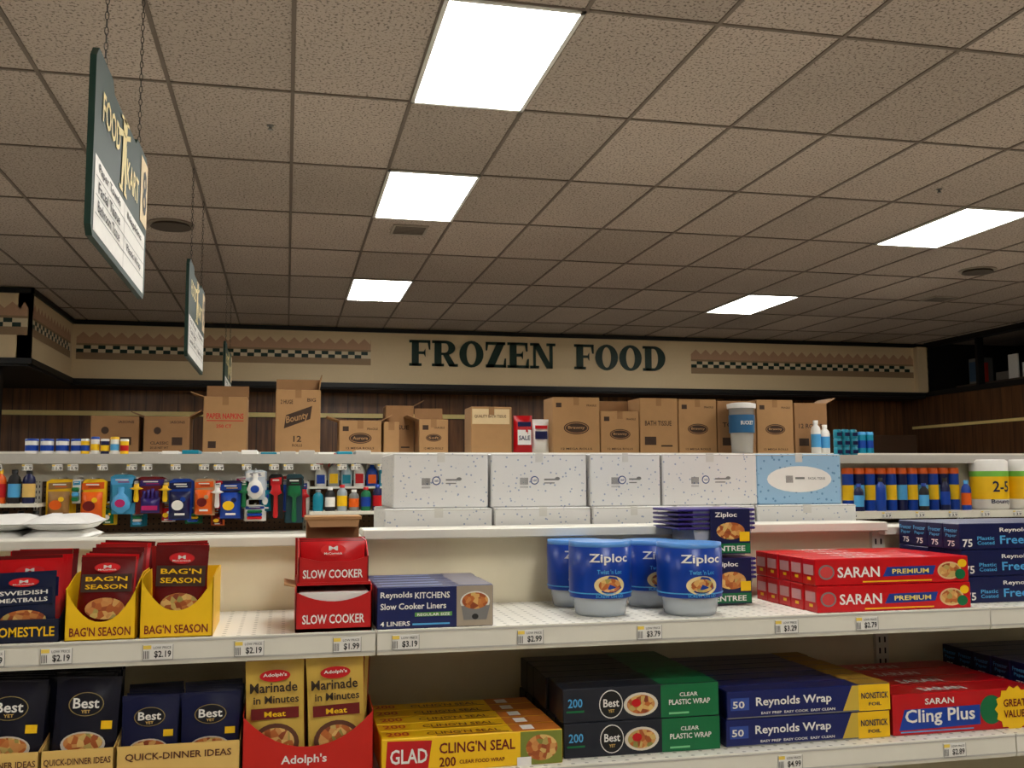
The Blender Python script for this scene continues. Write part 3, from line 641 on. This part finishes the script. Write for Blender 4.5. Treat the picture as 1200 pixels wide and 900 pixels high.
def spice_art(main,l1,l2,tc=WHITE,bottom=None):
    def f(b,w,h,y,k):
        b.disc(0,h*.84,y,w*.24,h*.07,RED);b.disc(0,h*.84,y-.0004,w*.22,h*.06,M((215,30,36),.35));b.t('M',-w*.07,h*.83,y-.001,w*.14,h*.045,WHITE);b.t('McCormick',-w*.17,h*.80,y-.001,w*.34,h*.022,WHITE)
        if k>0: return
        b.rect(-w*.46,h*.5,w*.46,h*.75,y,main)
        b.t(l1,-w*.38,h*.65,y-.001,w*.76,h*.065,tc)
        if l2: b.t(l2,-w*.38,h*.54,y-.001,w*.76,h*.065,tc)
        b.disc(0,h*.27,y,w*.36,h*.15,FOOD)
    return f
RD2=M((150,18,18),.25);RP=M((196,14,22),.25);DP=M((98,10,12),.25)
b=display(-.475,-.362,1.80,1.98,ZS,.038,.07,M((12,20,48),.4),BROWN,.0)
packets(b,-.418,1.812,ZS+.006,.098,.108,1,.018,[M((16,28,60),.25)],.10,spice_art(M((16,28,60),.3),'SWEDISH','MEATBALLS'))
packets(b,-.418,1.832,ZS+.006,.1,.128,8,.017,[RP,DP,RP],.10,spice_art(NAVY,'A','B'),jit=.007,rise=.001)
b.t('HOMESTYLE',-.468,ZS+.010,1.80,.098,.016,YEL);b.fin('seasoning_packet_display')
b=display(-.60,-.485,1.80,1.98,ZS,.038,.07,M((12,20,48),.4),BROWN,.0)
packets(b,-.54,1.812,ZS+.006,.1,.125,7,.02,[DP,RP],.10,spice_art(NAVY,'BEEF','STEW'));b.fin('seasoning_packet_display')
for x0,x1,nm in ((-.355,-.243,0),(-.237,-.118,1)):
    b=display(x0,x1,1.80,1.99,ZS,.030 if nm==0 else .045,.105,YEL,YEL,.055)
    packets(b,(x0+x1)/2,1.815,ZS+.012,.088,.140 if nm else .120,8 if nm==0 else 6,.020,[DP,RD2,RP,DP],.06 if nm else .16,spice_art(M((60,34,22),.5),"BAG'N",'SEASON',YEL),jit=.006 if nm==0 else .003,rise=.003 if nm==0 else .0,shift=.0018 if nm==0 else 0)
    b.t("BAG'N SEASON",x0+.008,ZS+.007,1.80,x1-x0-.016,.015,M((120,30,20)));b.fin('seasoning_packet_display')
# slow cooker double display
b=B();x0,x1=.02,.153
SC=M((186,18,20),.4)
b.box((x0,1.80,ZS),(x1,1.97,ZS+.006),SC)
n=12;w=x1-x0
b.prism([(0,0),(w,0)]+[(w*(1-i/n),.052+.018*abs(1-2*i/n)**2) for i in range(n+1)],(x0,1.80,ZS),X,Z,(0,.002,0),SC)
for xx in (x0,x1-.002): b.box((xx,1.80,ZS),(xx+.002,1.97,ZS+.08),SC)
b.box((x0,1.97,ZS),(x1,1.972,ZS+.155),SC)
b.box((x0+.004,1.806,ZS+.01),(x1-.004,1.95,ZS+.068),WHITE,.003)
b.prism([(0,0),(-.02,.004),(-.02,.007),(0,.003)],(x0,1.80,ZS+.078),X,Z,(0,.1,0),CARD)
b.box((x0+.002,1.805,ZS+.080),(x1-.002,1.97,ZS+.085),SC)
b.prism([(0,0),(w-.01,0),(w-.01,.045),(w*.7,.036),(w*.3,.036),(0,.045)],(x0+.004,1.808,ZS+.085),X,Z,(0,.002,0),SC)
for xx in (x0+.004,x1-.008): b.prism([(0,0),(.15,0),(.15,.07),(.05,.07),(0,.045)],(xx,1.808,ZS+.085),Y,Z,(.002,0,0),SC)
b.t('SLOW COOKER',x0+.012,ZS+.014,1.80,.108,.016,WHITE);b.t('SLOW COOKER',x0+.012,ZS+.092,1.808,.105,.015,WHITE)
for k in range(5):
    b.M=Matrix.Translation((.085,1.822+k*.024,ZS+.088))@Matrix.Rotation(-.10,4,'X');b.pillow(0,0,0,.115,.068,.014,(RP,DP)[k%2])
    if k==0: b.disc(.0,.052,-.008,.022,.011,M((225,40,40),.3));b.t('M',-.008,.051,-.0095,.016,.008,WHITE);b.t('McCormick',-.016,.044,-.0095,.032,.004,WHITE)
    b.M=Matrix.Identity(4)
# small kraft carton lying on the display
b.box((.040,1.93,ZS+.148),(.138,1.99,ZS+.196),M((134,94,60),.85,.1,scale=12),.001)
b.box((.036,1.915,ZS+.190),(.142,1.995,ZS+.197),CARD,.001);b.prism([(0,0),(.098,0),(.094,-.014),(.006,-.014)],(.040,1.916,ZS+.190),X,(Z*.9+Y*.4).normalized(),(0,.0015,0),CARD2)
b.fin('slow_cooker_seasoning_display')

def boxes(x0,x1,y0,z0,h,d,rows,layers,mat,art,name,endart=None,gap=.001,topart=None,jit=.003):
    b=B()
    for r_ in range(rows):
        for l_ in range(layers):
            j=random.uniform(-jit,jit) if (r_ or l_) else 0
            ya=y0+r_*(d+gap);za=z0+l_*(h+gap)
            b.box((x0+j,ya,za),(x1+j,ya+d,za+h),mat,.0015)
            if r_==0: art(b,x0+j,x1+j,za,za+h,ya)
            if endart: endart(b,x0+j,ya,ya+d,za,za+h)
            if topart and (l_==layers-1): topart(b,x0+j,x1+j,ya,ya+d,za+h)
    b.fin(name)
def q3(b,p,mat): b.add(p,[tuple(range(len(p)))],mat)
def endq(b,x,y0,y1,z0,z1,mat): q3(b,[(x-.0006,y1,z0),(x-.0006,y0,z0),(x-.0006,y0,z1),(x-.0006,y1,z1)],mat)
def topq(b,x0,x1,y0,y1,z,mat): q3(b,[(x0,y0,z+.0006),(x1,y0,z+.0006),(x1,y1,z+.0006),(x0,y1,z+.0006)],mat)
LN=M((18,30,86),.35)
def a_lin(b,x0,x1,z0,z1,y):
    w=x1-x0;h=z1-z0
    b.t('Reynolds',x0+.006,z0+h*.70,y,w*.27,h*.18,WHITE);b.t('KITCHENS',x0+w*.32,z0+h*.71,y,w*.3,h*.15,WHITE);b.t('Slow Cooker Liners',x0+.006,z0+h*.46,y,w*.56,h*.15,WHITE)
    b.rect(x0+w*.32,z0+h*.28,x0+w*.64,z0+h*.38,y,M((90,150,70)));b.t('REGULAR SIZE',x0+w*.34,z0+h*.295,y-.001,w*.28,h*.065,WHITE);b.t('4 LINERS',x0+.006,z0+h*.07,y,w*.25,h*.11,WHITE)
    b.rect(x0+w*.3,z0+h*.08,x0+w*.62,z0+h*.12,y,LBLUE)
    b.rect(x0+w*.68,z0+.001,x1-.001,z1-.001,y,M((160,146,128)));b.disc(x0+w*.84,z0+h*.60,y-.0005,w*.13,h*.25,M((226,222,212)));b.disc(x0+w*.84,z0+h*.62,y-.001,w*.115,h*.2,FOOD)
    q3(b,[(x0+w*.72,y-.0012,z0+h*.50),(x0+w*.74,y-.0012,z0+h*.16),(x0+w*.94,y-.0012,z0+h*.16),(x0+w*.97,y-.0012,z0+h*.50)],M((120,118,116)));b.disc(x0+w*.84,z0+h*.24,y-.0015,.006,.005,DARK)
def t_lin(b,x0,x1,y0,y1,z):
    q=[(x0+.01,y0+.012),(x0+.12,y0+.012),(x0+.12,y0+.022),(x0+.01,y0+.022)]
    q3(b,[(p[0],p[1],z+.0008) for p in q],M((150,165,210)));topq(b,x0+(x1-x0)*.7,x1-.001,y0+.002,y1-.002,z,M((110,104,112)))
boxes(.162,.373,1.80,ZS,.074,.045,5,1,LN,a_lin,'slow_cooker_liner_boxes',topart=t_lin)
def tt_top(txt,ox,w,h,mat):
    def f(b,x0,x1,y0,y1,z):
        vs,fs=textmesh(txt);b.add([(x0+ox+v[0]*w,y0+.014+v[1]*h,z+.0008) for v in vs],fs,mat)
    return f
def a_sar(b,x0,x1,z0,z1,y):
    w=x1-x0;h=z1-z0
    b.t('SARAN',x0+w*.14,z0+h*.28,y,w*.27,h*.4,WHITE)
    q3(b,[(x0+w*.43,y-.0005,z0+h*.28),(x0+w*.76,y-.0005,z0+h*.32),(x0+w*.78,y-.0005,z0+h*.66),(x0+w*.46,y-.0005,z0+h*.64)],M((18,54,140)));b.t('PREMIUM',x0+w*.49,z0+h*.38,y-.001,w*.24,h*.18,M((240,220,120)))
    b.disc(x0+w*.07,z0+h*.5,y,w*.05,h*.28,GREY);b.disc(x0+w*.07,z0+h*.5,y-.0005,w*.04,h*.22,M((200,60,60)));b.disc(x0+w*.87,z0+h*.45,y,w*.08,h*.34,M((225,190,140)));b.disc(x0+w*.87,z0+h*.45,y-.0004,w*.07,h*.28,FOOD);b.disc(x0+w*.94,z0+h*.3,y-.0006,w*.035,h*.2,GRN)
    b.rect(x0+w*.3,z0+h*.08,x0+w*.75,z0+h*.13,y,YEL);b.disc(x0+w*.955,z0+h*.72,y-.001,w*.03,h*.16,YEL)
def e_sar(b,x,y0,y1,z0,z1): endq(b,x,y0+.006,y1-.006,z0+.02,z1-.012,M((205,150,150)));endq(b,x-.0002,y0+.016,y1-.02,z0+.01,z0+.016,YEL)
boxes(1.025,1.372,1.80,ZS,.052,.05,5,2,M((196,12,22),.3),a_sar,'plastic_wrap_boxes',e_sar,topart=tt_top('SARAN',.08,.1,.022,WHITE))
FP=M((14,22,72),.35)
def a_frz(b,x0,x1,z0,z1,y):
    w=x1-x0;h=z1-z0
    b.t('Reynolds',x0+w*.28,z0+h*.62,y,w*.22,h*.2,WHITE);b.t('Plastic',x0+w*.12,z0+h*.36,y,w*.12,h*.14,LBLUE);b.t('Coated',x0+w*.12,z0+h*.18,y,w*.12,h*.14,LBLUE);b.t('Freezer Paper',x0+w*.28,z0+h*.1,y,w*.55,h*.42,LBLUE);b.t('75',x0+.006,z0+h*.1,y,.024,h*.3,WHITE)
def e_frz(b,x,y0,y1,z0,z1):
    for s_,zz,hh,ins in (('Freezer',.036,.009,.006),('Paper',.024,.009,.010),('75',.006,.012,.016)):
        vs,fs=textmesh(s_);ww=(y1-y0)-2*ins
        b.add([(x-.0009,y1-ins-v[0]*ww,z0+zz+v[1]*hh) for v in vs],fs,LBLUE if s_!='75' else WHITE)
boxes(1.40,1.75,1.86,ZS,.055,.055,4,3,FP,a_frz,'freezer_paper_boxes',e_frz)
# twist-lock containers
def zip_(x,y,h=.135,r=.062):
    b=B();z=ZS
    b.lathe([(r*.74,0),(r*.8,.003),(r*.92,.05),(r*.92,h*.75)],(x,y,z),CLEAR,28);b.lathe([(r*.66,.004),(r*.7,.03)],(x,y,z),M((205,215,222),.3),20)
    BL=M((14,58,150),.3)
    b.lathe([(r*.985,.036),(r*.985,.037),(r,h*.5),(r,h*.93),(r*.95,h*.94)],(x,y,z),BL,32)
    b.lathe([(r*.96,h*.92),(r*.99,h*.94),(r*.99,h),(r*.8,h)],(x,y,z),M((84,140,206),.3),32)
    R_=r+.0006
    b.lathe([(R_,h*.31),(R_,h*.325)],(x,y,z),LBLUE,32)
    b.tc('Ziploc',x,y,R_,z+h*.70,r*1.3,h*.15,WHITE);b.tc("Twist 'n Loc",x,y,R_,z+h*.58,r*.8,h*.06,LBLUE)
    n=24
    for rr,hh,e,mt in ((.5,.13,.0005,M((228,208,150))),(.36,.09,.001,FOOD)):
        vs=[(x+ (R_+e)*math.sin(r*rr*math.cos(2*math.pi*i/n)/R_),y-(R_+e)*math.cos(r*rr*math.cos(2*math.pi*i/n)/R_),z+h*.43+h*hh*math.sin(2*math.pi*i/n)) for i in range(n)]
        b.add(vs,[tuple(range(n))],mt)
    b.tc('SCREW ON LID',x-r*.0,y,R_,z+.038,r*.9,.006,LBLUE)
    b.fin('twist_lid_food_container')
zip_(.610,1.90,.143);zip_(.600,2.045,.138,.058);zip_(.755,2.00,.137,.060);zip_(.783,1.862,.140,.064)
# entree container packs
for j in range(2):
    b=B();z=ZS+j*.103;x0,x1,y0,y1=.83,.975,1.955,2.105
    def taper(zb,zt_,i0,i1,mat):
        vs=[];
        for zz,i in ((zb,i0),(zt_,i1)): vs+=[(x0+i,y0+i,zz),(x1-i,y0+i,zz),(x1-i,y1-i,zz),(x0+i,y1-i,zz)]
        b.add(vs,[(0,3,2,1),(4,5,6,7),(0,1,5,4),(1,2,6,5),(2,3,7,6),(3,0,4,7)],mat)
    taper(z,z+.055,.018,.006,CLEAR);taper(z+.004,z+.05,.024,.012,M((170,165,200),.3))
    for k in range(5): b.box((x0-.03*(j==1),y0,z+.055+k*.0095),(x1,y1,z+.0605+k*.0095),PUR,.002)
    for k in range(4): taper(z+.0605+k*.0095,z+.0645+k*.0095,.006,.004,CLEAR)
    b.box((x0+.04,y0-.004,z+.004),(x0+.13,y0-.002,z+.098),NAVY)
    b.t('Ziploc',x0+.05,z+.078,y0-.004,.05,.013,WHITE);b.disc(x0+.085,z+.052,y0-.0045,.032,.018,FOOD);b.rect(x0+.041,z+.006,x0+.129,z+.026,y0-.0045,GRN);b.t('ENTREE',x0+.047,z+.010,y0-.005,.07,.011,WHITE);b.rect(x0+.105,z+.03,x0+.128,z+.05,y0-.0048,YEL)
    b.fin('entree_food_container_pack')

# ------------------------------------------------------------------ lower shelf (z 1.103)
ZL=1.1032
def a_glad(b,x0,x1,z0,z1,y):
    w=x1-x0;h=z1-z0
    q3(b,[(x0+w*.02,y-.0004,z0+h*.06),(x0+w*.25,y-.0004,z0+h*.12),(x0+w*.27,y-.0004,z1-h*.1),(x0+w*.03,y-.0004,z1-h*.06)],RED);b.t('GLAD',x0+w*.045,z0+h*.28,y-.001,w*.2,h*.42,WHITE);b.t("CLING'N SEAL",x0+w*.31,z0+h*.5,y,w*.42,h*.32,DRED);b.t('200',x0+w*.31,z0+h*.12,y,w*.09,h*.28,DRED);b.t('CLEAR FOOD WRAP',x0+w*.42,z0+h*.18,y,w*.25,h*.11,DRED)
    b.rect(x0+w*.76,z0+.001,x1-.001,z1-.001,y,M((120,130,50)));b.disc(x0+w*.88,z0+h*.5,y-.0005,w*.09,h*.38,FOOD);b.rect(x0+w*.74,z0,x0+w*.82,z0+h*.25,y-.001,WHITE)
def t_glad(b,x0,x1,y0,y1,z):
    w=x1-x0
    tt_top('200',.01,.04,.026,RED)(b,x0,x1,y0,y1,z);tt_top("CLING'N SEAL",.08,.13,.018,DRED)(b,x0,x1,y0,y1,z);topq(b,x0+w*.72,x1-.002,y0+.001,y1-.001,z,M((190,110,40)))
    topq(b,x0+w*.78,x0+w*.85,y0+.01,y1-.012,z+.0003,WHITE);topq(b,x0+w*.3,x0+w*.7,y0+.004,y0+.008,z+.0003,DRED)
boxes(.166,.484,1.735,ZL,.058,.052,5,1,YEL,a_glad,'cling_wrap_boxes',topart=t_glad)
def a_best(b,x0,x1,z0,z1,y):
    w=x1-x0;h=z1-z0
    b.rect(x0+w*.62,z0+.0005,x1-.0005,z1-.0005,y,GRN);b.t('200',x0+w*.03,z0+h*.45,y,w*.09,h*.26,LBLUE);b.rect(x0+w*.02,z0+h*.3,x0+w*.13,z0+h*.36,y,GRN)
    b.disc(x0+w*.30,z0+h*.5,y,w*.075,h*.42,WHITE);b.disc(x0+w*.30,z0+h*.5,y-.0003,w*.070,h*.39,BLACK);b.t('Best',x0+w*.25,z0+h*.42,y-.001,w*.1,h*.24,WHITE);b.t('YET',x0+w*.28,z0+h*.26,y-.001,w*.04,h*.09,GOLD)
    b.disc(x0+w*.49,z0+h*.45,y,w*.11,h*.35,M((214,206,190)));b.disc(x0+w*.49,z0+h*.45,y-.0004,w*.09,h*.28,FOOD);b.disc(x0+w*.46,z0+h*.5,y-.0008,w*.03,h*.12,RED)
    b.t('CLEAR',x0+w*.74,z0+h*.62,y-.001,w*.12,h*.12,WHITE);b.t('PLASTIC WRAP',x0+w*.67,z0+h*.38,y-.001,w*.27,h*.16,WHITE);b.rect(x0+w*.67,z0+h*.1,x0+w*.8,z0+h*.16,y-.0008,M((120,200,140)))
BK=M((24,28,40),.35)
boxes(.492,.792,1.755,ZL,.060,.055,6,2,BK,a_best,'plastic_wrap_boxes',topart=lambda b,x0,x1,y0,y1,z:topq(b,x0+(x1-x0)*.62,x1-.001,y0+.001,y1-.001,z,GRN))
def a_rey(b,x0,x1,z0,z1,y):
    w=x1-x0;h=z1-z0
    b.t('Reynolds Wrap',x0+w*.17,z0+h*.34,y,w*.46,h*.4,WHITE);b.rect(x0+w*.80,z0+.0005,x1-.0005,z1-.0005,y,YEL);b.t('NONSTICK',x0+w*.815,z0+h*.46,y-.001,w*.17,h*.24,NAVY);b.t('FOIL',x0+w*.86,z0+h*.2,y-.001,w*.08,h*.13,NAVY)
    b.rect(x0+w*.02,z0+h*.3,x0+w*.13,z0+h*.75,y,M((44,72,150)));b.t('50',x0+w*.03,z0+h*.38,y-.001,w*.07,h*.26,WHITE);b.t('EASY PREP  EASY COOK  EASY CLEAN',x0+w*.2,z0+h*.12,y,w*.45,h*.09,WHITE);b.rect(x0+w*.0,z0+.0005,x0+w*.80,z0+h*.05,y,GREY)
    q3(b,[(x0+w*.70,y-.0006,z0+h*.06),(x0+w*.80,y-.0006,z0+h*.06),(x0+w*.80,y-.0006,z1-.001),(x0+w*.76,y-.0006,z1-.001)],M((200,170,60)))
boxes(.805,1.145,1.755,ZL,.050,.05,7,2,M((16,28,92),.3),a_rey,'aluminum_foil_boxes',topart=lambda b,x0,x1,y0,y1,z:topq(b,x0+(x1-x0)*.80,x1-.001,y0+.001,y1-.001,z,M((170,132,44))))
def a_cling(b,x0,x1,z0,z1,y):
    w=x1-x0;h=z1-z0
    b.t('SARAN',x0+w*.22,z0+h*.72,y,w*.2,h*.15,WHITE)
    q3(b,[(x0+w*.04,y-.0004,z0+h*.12),(x0+w*.60,y-.0004,z0+h*.16),(x0+w*.6,y-.0004,z0+h*.64),(x0+w*.08,y-.0004,z0+h*.62)],BLUE)
    b.t('Cling Plus',x0+w*.08,z0+h*.2,y-.001,w*.48,h*.42,WHITE);b.rect(x0+w*.05,z0+h*.06,x0+w*.55,z0+h*.09,y,LBLUE)
    b.disc(x0+w*.68,z0+h*.5,y,w*.08,h*.36,GRN);b.star(x0+w*.84,z0+h*.5,y-.001,w*.12,w*.14,YEL);b.t('GREAT',x0+w*.76,z0+h*.55,y-.0025,w*.16,h*.19,DRED);b.t('VALUE!',x0+w*.76,z0+h*.28,y-.0025,w*.16,h*.19,DRED)
boxes(1.152,1.475,1.755,ZL,.078,.075,4,1,M((186,12,22),.3),a_cling,'cling_film_boxes',topart=tt_top('SARAN',.08,.1,.03,WHITE))
boxes(1.50,1.84,1.80,ZL,.055,.055,5,2,FP,a_frz,'freezer_paper_boxes',e_frz)
# pouches, left lower shelf
def big_art(title,dx=0):
    def f(b,w,h,y,k):
        if k: return
        b.disc(0,h*.74,y-.0003,w*.27,h*.115,M((150,130,80)));b.disc(0,h*.74,y-.0006,w*.255,h*.108,M((10,12,26),.3))
        b.t('Best',-w*.2,h*.70,y-.001,w*.4,h*.10,WHITE);b.t('YET',-w*.07,h*.655,y-.001,w*.14,h*.03,GOLD)
        b.disc(0,h*.36,y-.0005,w*.34,h*.12,M((196,188,176)));b.disc(0,h*.375,y-.001,w*.30,h*.09,FOOD)
        b.t(title,-w*.24,h*.17,y-.001,w*.48,h*.055,WHITE);b.rect(-w*.3,h*.12,w*.3,h*.14,y-.0006,GOLD);b.rect(w*.25,h*.5,w*.42,h*.58,y-.0006,YEL)
    return f
DN=M((18,20,36),.22)
b=display(-.50,-.374,1.745,1.95,ZL,.070,.085,GOLD,CARD);packets(b,-.43,1.765,ZL+.012,.105,.163,6,.024,[DN],.1,big_art('CHILI'),t=.024)
b.t('QUICK-DINNER IDEAS',-.494,ZL+.045,1.745,.115,.012,BROWN);b.fin('chili_seasoning_display')
b=display(-.372,-.262,1.745,1.95,ZL,.070,.085,GOLD,CARD);packets(b,-.318,1.765,ZL+.012,.10,.163,6,.024,[DN],.12,big_art('CHILI'),t=.024)
b.t('QUICK-DINNER IDEAS',-.367,ZL+.045,1.745,.10,.012,BROWN);b.fin('chili_seasoning_display')
b=display(-.259,-.066,1.745,1.95,ZL,.070,.085,GOLD,CARD)
NP=M((18,24,60),.25)
packets(b,-.212,1.765,ZL+.008,.09,.132,5,.026,[NP],.14,big_art('ONION'),t=.014)
packets(b,-.114,1.765,ZL+.008,.095,.135,5,.026,[NP],.14,big_art('PORK'),t=.014)
b.t('QUICK-DINNER IDEAS',-.245,ZL+.045,1.745,.165,.013,BROWN);b.fin('gravy_packet_display')
AR=M((196,28,16),.4)
b=display(-.063,.153,1.745,1.95,ZL,.052,.11,AR,AR,.055)
def ad_art(b,w,h,y,k):
    if k: return
    b.disc(0,h*.86,y,w*.26,h*.055,RED);b.t("Adolph's",-w*.2,h*.845,y-.001,w*.4,h*.04,WHITE);b.t('Marinade',-w*.42,h*.71,y-.001,w*.80,h*.09,M((50,36,24)));b.t('in Minutes',-w*.36,h*.61,y-.001,w*.76,h*.07,M((50,36,24)));b.rect(-w*.40,h*.47,w*.40,h*.57,y,DRED);b.t('Meat',-w*.18,h*.49,y-.0015,w*.36,h*.05,YEL);b.disc(0,h*.25,y-.0005,w*.4,h*.18,BROWN);b.disc(0,h*.26,y-.001,w*.32,h*.13,FOOD)
packets(b,-.006,1.762,ZL+.01,.098,.180,6,.024,[M((206,170,76),.3),M((150,60,30),.3)],.07,ad_art,t=.014)
packets(b,.097,1.762,ZL+.01,.098,.183,6,.024,[M((206,170,76),.3),M((150,60,30),.3)],.07,ad_art,t=.014)
b.t("Adolph's",.0,ZL+.022,1.745,.075,.018,WHITE);b.fin('marinade_packet_display')

# ------------------------------------------------------------------ world + camera
w=bpy.data.worlds.new('World');S.world=w;w.use_nodes=True
w.node_tree.nodes['Background'].inputs[0].default_value=(.9,.95,1,1);w.node_tree.nodes['Background'].inputs[1].default_value=.3
zc=Vector((-265,-113,-1160)).normalized(); xc=Vector((5116,-90,-1160)); xc=(xc-zc*xc.dot(zc)).normalized(); uc=xc.cross(zc)
cam=bpy.data.cameras.new('Camera');co=bpy.data.objects.new('Camera',cam);S.collection.objects.link(co)
cam.sensor_width=36;cam.lens=34.8;cam.clip_start=.05
m=Matrix((( xc.x,xc.y,xc.z,0),(zc.x,zc.y,zc.z,0),(uc.x,uc.y,uc.z,1.6),(0,0,0,1)))
co.matrix_world=m
S.camera=co
